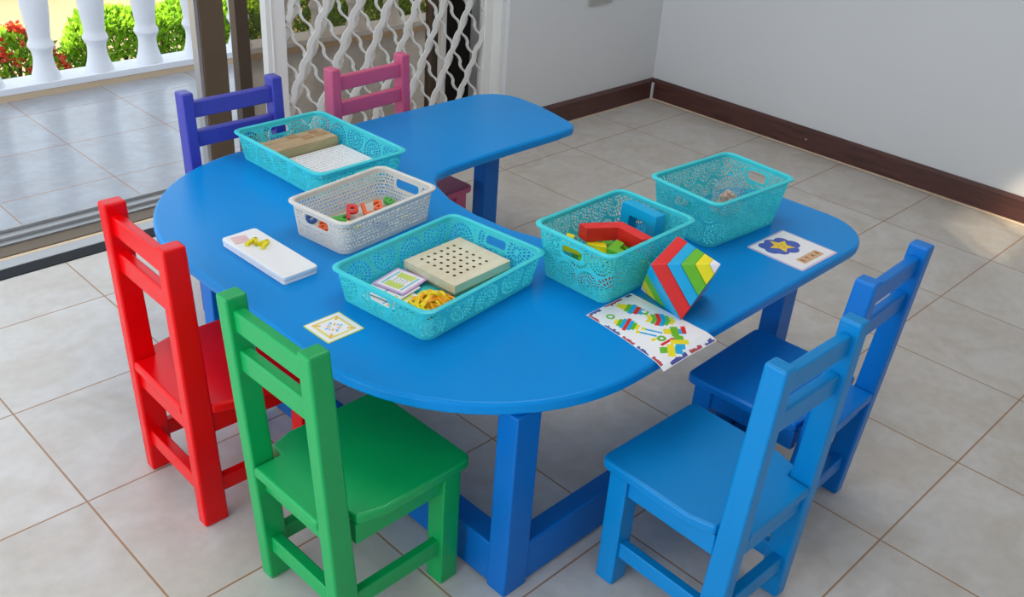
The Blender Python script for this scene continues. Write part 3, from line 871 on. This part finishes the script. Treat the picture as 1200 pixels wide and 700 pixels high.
b.add([(0, x, z) for x, z in ro] + [(0, x, z) for x, z in ri] + [(.034, x, z) for x, z in ro] + [(.034, x, z) for x, z in ri],
      [q for i in range(n) for j in [(i + 1) % n] for q in ((i, n + i, n + j, j), (2 * n + i, 2 * n + j, 3 * n + j, 3 * n + i), (i, j, 2 * n + j, 2 * n + i), (n + i, 3 * n + i, 3 * n + j, n + j))])
o = b.build('frame_block', M_BBLUE, bevel=.002, loc=(1.776, 1.270, TZ + .0745)); o.rotation_euler = (0, RZ(3), RZ(-3))
tag(o, 'sky blue square frame block standing on edge inside the deep block basket', 'toy block', 'wooden blocks in the deep basket')

# ---- octahedral block puzzle
V = dict(A=(1.584, 1.081, .631), B=(1.616, .998, .5135), C=(1.727, 1.115, .646), R=(1.686, .966, .647), L=(1.657, 1.147, .5125), D=(1.759, 1.032, .528))
cen = sum((Vector(v) for v in V.values()), Vector()) / 6
puz = thing('block_puzzle', 'diamond-shaped stack of striped wooden blocks in red, blue, green and yellow beside the leaflet', 'block puzzle', (cen.x, cen.y, TZ))
org = Vector((cen.x, cen.y, TZ))
def layer(name, m, apex, t0, t1):
    q = [Vector(V[k]) for k in 'CABD']; ap = Vector(V[apex])
    lo = [v.lerp(ap, t0 + .004) - org for v in q]; hi = [v.lerp(ap, min(1, t1 - .004)) - org for v in q]
    b = MB()
    if t1 < 1: b.hexa(lo + hi)
    else: b.add(lo + [ap - org], [(3, 2, 1, 0), (0, 1, 4), (1, 2, 4), (2, 3, 4), (3, 0, 4)])
    o = b.build(name, m, puz)
    bm = bmesh.new(); bm.from_mesh(o.data); bmesh.ops.recalc_face_normals(bm, faces=bm.faces[:]); bm.to_mesh(o.data); bm.free()
    md = o.modifiers.new('bevel', 'BEVEL'); md.width = .0012; md.segments = 2; md.limit_method = 'ANGLE'
for nm, m, a, t0, t1 in (('red_layer', M_BRED, 'R', .0, .235), ('blue_layer', M_BBLUE, 'R', .235, .43), ('green_layer', M_BGREEN, 'R', .43, .63), ('yellow_layer', M_BYELLOW, 'R', .63, .83), ('white_tip', M_BWHITE, 'R', .83, 1.),
                         ('blue_layer', M_BBLUE, 'L', .0, .36), ('green_layer', M_BGREEN, 'L', .36, .60), ('yellow_layer', M_BYELLOW, 'L', .60, .84), ('white_tip', M_BWHITE, 'L', .84, 1.)):
    layer(nm, m, a, t0, t1)

# ---- leaflet hanging over the table edge
def leaflet():
    w, h = .160, .246         # local x across, y along; y=0 at the far end
    ox, oy = 1.462, 1.1495
    def S(x, y, dz=0):
        """x 0..w, y 0..h measured towards the table edge -> world"""
        k = y / h
        X = ox + x + (-.030 * k ** 1.5) * (1 - x / w) - .004 * k + .003
        Y = oy - y
        z = TZ + .0012 + dz
        curl = .010 * max(0, k - .05) * (1 - abs(2 * x / w - .9)) * .6
        z += max(0, curl) * .5
        over = max(0, (.931 - Y))
        z -= over * .45 * (1 if x < w else 1) - .004 * min(1, over * 60)
        if x > w * .7: z -= 0
        return (X, Y, z)
    prints = []
    def shape(poly, mi, dz=0): prints.append((poly, mi))
    R_, B_, G_, Y_, NV, MR, WH = 1, 2, 3, 4, 5, 6, 0
    # saw-tooth border, alternating navy and maroon runs
    r = random.Random(3)
    def teeth(along, lo, hi, inner, mi):
        k = lo
        while k < hi - .002:
            d = r.uniform(.004, .010)
            if along == 'y0': shape([(inner, k), (inner + d, k), (inner + d, k + .006), (inner, k + .006)], mi)
            if along == 'y1': shape([(inner - d, k), (inner, k), (inner, k + .006), (inner - d, k + .006)], mi)
            if along == 'x0': shape([(k, inner), (k + .006, inner), (k + .006, inner + d), (k, inner + d)], mi)
            if along == 'x1': shape([(k, inner - d), (k + .006, inner - d), (k + .006, inner), (k, inner)], mi)
            k += .006
    for lo, hi, mi in ((.004, .04, MR), (.055, .10, NV), (.112, .15, MR), (.158, .195, NV), (.205, .235, MR)): teeth('y0', lo, hi, .0008, mi)
    for lo, hi, mi in ((.008, .045, NV), (.06, .12, MR), (.135, .15, NV)): teeth('x0', lo, hi, .001, mi)
    for lo, hi, mi in ((.025, .07, NV), (.082, .12, MR), (.128, .155, NV)): teeth('x1', lo, hi, h - .001, mi)
    def chev(cx, cy, w_, hgt, cols, a):
        w_ *= 1.22; hgt *= 1.22; n = len(cols); st = w_ / n
        for k, c in enumerate(cols):
            x = -w_ / 2 + k * st
            half = hgt / 2 * (1 - abs(2 * (k + .5) / n - 1) * .55)
            shape([(cx + p[0], cy + p[1]) for p in rotp([(x, -half), (x + st, -half), (x + st + .006, 0), (x + st, half), (x, half), (x + .006, 0)], a)], c)
    def bars(cx, cy, w_, hgt, cols, a):
        w_ *= 1.22; hgt *= 1.22; n = len(cols); st = w_ / n
        for k, c in enumerate(cols):
            x = -w_ / 2 + k * st
            half = hgt / 2 * (1 - abs(2 * (k + .5) / n - 1) * .7)
            shape([(cx + p[0], cy + p[1]) for p in rotp([(x, -half), (x + st, -half), (x + st, half), (x, half)], a)], c)
    # figures: fish with ring, spinning top, nested chevrons, trolley, zig-zag
    shape(disc(.040, .040, .011, 10), G_); shape(disc(.040, .040, .0055, 10), WH, .0015)
    bars(.046, .085, .048, .042, [Y_, G_, B_, R_, B_, G_, Y_], 65)
    bars(.105, .050, .062, .036, [Y_, Y_, G_, B_, R_, B_, G_], 68)
    shape(disc(.118, .074, .006, 10), WH, .0015)
    chev(.118, .118, .050, .046, [Y_, G_, R_, B_, G_, Y_], 50)
    for yo in (-.008, .010):
        shape(rotp(rect(-.022, .022, -.003, .003), 62, (.062 + yo, .140)), B_); shape(rotp(rect(-.005, .005, -.005, .005), 62, (.052 + yo, .121)), Y_)
    shape(disc(.066, .172, .011, 10), G_); shape(disc(.066, .172, .004, 10), WH, .0015); shape(rect(.048, .086, .184, .192), R_); shape(rect(.044, .056, .160, .168), Y_)
    for k, (cx, cy, a) in enumerate(((.108, .172, 40), (.086, .206, -50), (.052, .214, 40))):
        bars(cx, cy, .040, .032, [[Y_, G_, B_], [B_, Y_, G_], [G_, Y_, B_]][k], a)
    shape(rotp(rect(-.005, .005, -.014, .014), 40, (.128, .180)), R_)
    b = MB(); nx, ny = 128, 196
    v = [S(w * i / nx, h * j / ny) for j in range(ny + 1) for i in range(nx + 1)]
    n = len(v)
    gx, gy = np.meshgrid((np.arange(nx) + .5) * w / nx, (np.arange(ny) + .5) * h / ny)
    col = np.zeros((ny, nx), int)
    for poly, mi in prints:
        inside = np.zeros(col.shape, bool)
        for k in range(len(poly)):
            (x0, y0), (x1, y1) = poly[k], poly[(k + 1) % len(poly)]
            if y0 == y1: continue
            inside ^= ((y0 > gy) != (y1 > gy)) & (gx < (x1 - x0) * (gy - y0) / (y1 - y0) + x0)
        col[inside] = mi
    c_ = col.ravel().tolist(); f = []
    for j in range(ny):
        for i in range(nx):
            a = j * (nx + 1) + i
            f.append((a + nx + 1, a + nx + 2, a + 1, a))
    b.v = v; b.f = f; b.mi = c_
    o = b.build('leaflet', [M_PAPER, M_BRED, M_BBLUE, M_BGREEN, M_BYELLOW, M_NAVY, M_MAROON])
    md = o.modifiers.new('thickness', 'SOLIDIFY'); md.thickness = .0006; md.offset = -1
    tag(o, 'white leaflet printed with colourful block figures hanging over the table edge', 'leaflet')
leaflet()

# ---- star card
star = thing('picture_card', 'white picture card with a yellow star on a blue cloud near the rounded table end', 'picture card', (2.145, 1.031, TZ), RZ(-1))
b = MB(); b.prism(rrect(.172, .168, .006), 0, .0010); b.build('laminate', film('laminate_film', (222, 206, 236), .1, .2), star)
b = MB(); b.prism(rrect(.160, .156, .004), .0010, .0015); b.build('sheet', M_PAPER, star)
b = MB()
for k, (x, y, r_) in enumerate(((-.036, .030, .022), (-.034, .056, .018), (-.004, .054, .022), (.028, .046, .020), (.034, .018, .022), (.008, .004, .022), (-.022, .012, .020), (.0, .030, .030))):
    b.prism(disc(x - .008, y, r_, 20), .0015, .00155 + .00003 * k)
b.build('cloud_print', M_BLOB, star)
st = []
for k in range(10):
    a = PI / 2 + k * PI / 5; r_ = .037 if k % 2 == 0 else .018
    st.append((-.006 + r_ * math.cos(a), .030 + r_ * math.sin(a)))
b = MB(); b.prism(st, .0018, .0020); b.build('star_print', M_STAR, star)
b = MB(); b.prism(disc(-.013, .034, .0022, 8), .0020, .0021); b.prism(disc(.001, .034, .0022, 8), .0020, .0021); b.prism([(-.012, .025), (-.006, .021), (.0, .025), (-.006, .018)], .0020, .0021); b.build('face_print', M_BROWN, star)
b = MB()
for k in range(4): b.prism(rrect(.0215, .028, .002, 2), .0015, .0022, fn=lambda p, k=k: (p[0] - .034 + k * .0235, p[1] - .052, p[2]))
b.build('letter_tiles', M_TILEP, star)
for k, ch in enumerate('STAR'):
    o = letter(ch, M_BROWN, (-.034 + k * .0235, -.052, .0022), (0, 0, 0), .0165, .0003, 'lettering', None, None)
    o.parent = star
    del o['category']

# ---- clear bag with wooden beads in the last basket
bag = thing('plastic_bag', 'clear plastic bag standing open in the deep turquoise basket around wooden beads', 'plastic bag', (2.190, 1.272, TZ + .004), RZ(-4))
b = MB(); nr, nz = 44, 16; v = []; f = []
for j in range(nz + 1):
    k = j / nz
    for i in range(nr):
        a = 2 * PI * i / nr
        R = (.052 + .006 * math.sin(3 * a)) * (1 - .35 * k + .25 * max(0, k - .6)) * (1 + .16 * mnoise.noise(Vector((math.cos(a) * 2.5, math.sin(a) * 2.5, k * 5))) + .08 * math.sin(9 * a + 6 * k))
        R *= min(1, .55 + 3 * k)
        v.append((R * math.cos(a) * 1.1 + .02 * k, R * math.sin(a) * .8 + .012 * k, .004 + .092 * k + .012 * mnoise.noise(Vector((math.cos(a), math.sin(a), 9))) * k))
for j in range(nz):
    for i in range(nr): f.append((j * nr + i, j * nr + (i + 1) % nr, (j + 1) * nr + (i + 1) % nr, (j + 1) * nr + i))
f.append(tuple(range(nr - 1, -1, -1)))
b.add(v, f); b.build('film', M_BAG, bag, smooth=True)
rb = random.Random(4); k = 0
bead0 = None
for lay, (cnt, z) in enumerate(((15, .0125), (14, .024), (12, .035), (9, .046), (5, .057))):
    for i in range(cnt):
        a = i * 2.4; R = (.040 - lay * .005) * math.sqrt((i + .5) / cnt)
        p = local((2.190, 1.272, TZ + .004), RZ(-4), R * math.cos(a) * 1.1, R * math.sin(a) * .85, z)
        if bead0 is None:
            mb = MB(); mb.lathe([(.0022, -.0065), (.0052, -.0052), (.0072, -.002), (.0072, .002), (.0052, .0052), (.0022, .0065)], 14)
            bead0 = mb.build('wooden_bead', M_BEAD, smooth=True)
            tag(bead0, 'bare wooden bead in the clear plastic bag', 'bead', 'beads in the clear bag'); bead0.location = p; bead0.rotation_euler = (1, .4, 0)
        else:
            c = bead0.copy(); C.objects.link(c); c.location = p; c.rotation_euler = (rb.uniform(0, 3), rb.uniform(0, 3), 0)

# ------------------------------------------------------------------ light
wd = bpy.data.worlds.new('world'); scn.world = wd; wd.use_nodes = True
nt = wd.node_tree
bg = nt.nodes['Background']
bg.inputs[0].default_value = (.80, .90, 1.0, 1); bg.inputs[1].default_value = 1.5
sun = bpy.data.lights.new('sun', 'SUN'); sun.energy = 8; sun.angle = .055; sun.color = (1, .86, .62)
so = bpy.data.objects.new('sun', sun); C.objects.link(so)
so.rotation_euler = Vector((.6, .8, -1.0)).to_track_quat('-Z', 'Y').to_euler()
def area(name, loc, d, sx, sy, e, col):
    l = bpy.data.lights.new(name, 'AREA'); l.shape = 'RECTANGLE'; l.size = sx; l.size_y = sy; l.energy = e; l.color = col
    o = bpy.data.objects.new(name, l); C.objects.link(o); o.location = loc; o.rotation_euler = Vector(d).to_track_quat('-Z', 'Y').to_euler()
    return o
area('window_daylight', (XL + .02, (LY0 + LY1) / 2, (LZ0 + LZ1) / 2), (1, 0, -.05), 2.8, 2.05, 54, (.70, .85, 1.0))
area('ceiling_fill', (1.9, 1.6, ZC - .03), (0, 0, -1), 1.2, 1.2, 15, (1, .96, .91))  # added fill light below the ceiling to brighten the room, no known fixture

scn.view_settings.view_transform = 'Standard'
scn.view_settings.look = 'None'
scn.view_settings.exposure = .1
scn.view_settings.gamma = 1
scn.view_settings.use_curve_mapping = False
scn.cycles.use_denoising = True
scn.cycles.max_bounces = 8
scn.cycles.transparent_max_bounces = 16
scn.cycles.sample_clamp_indirect = 6
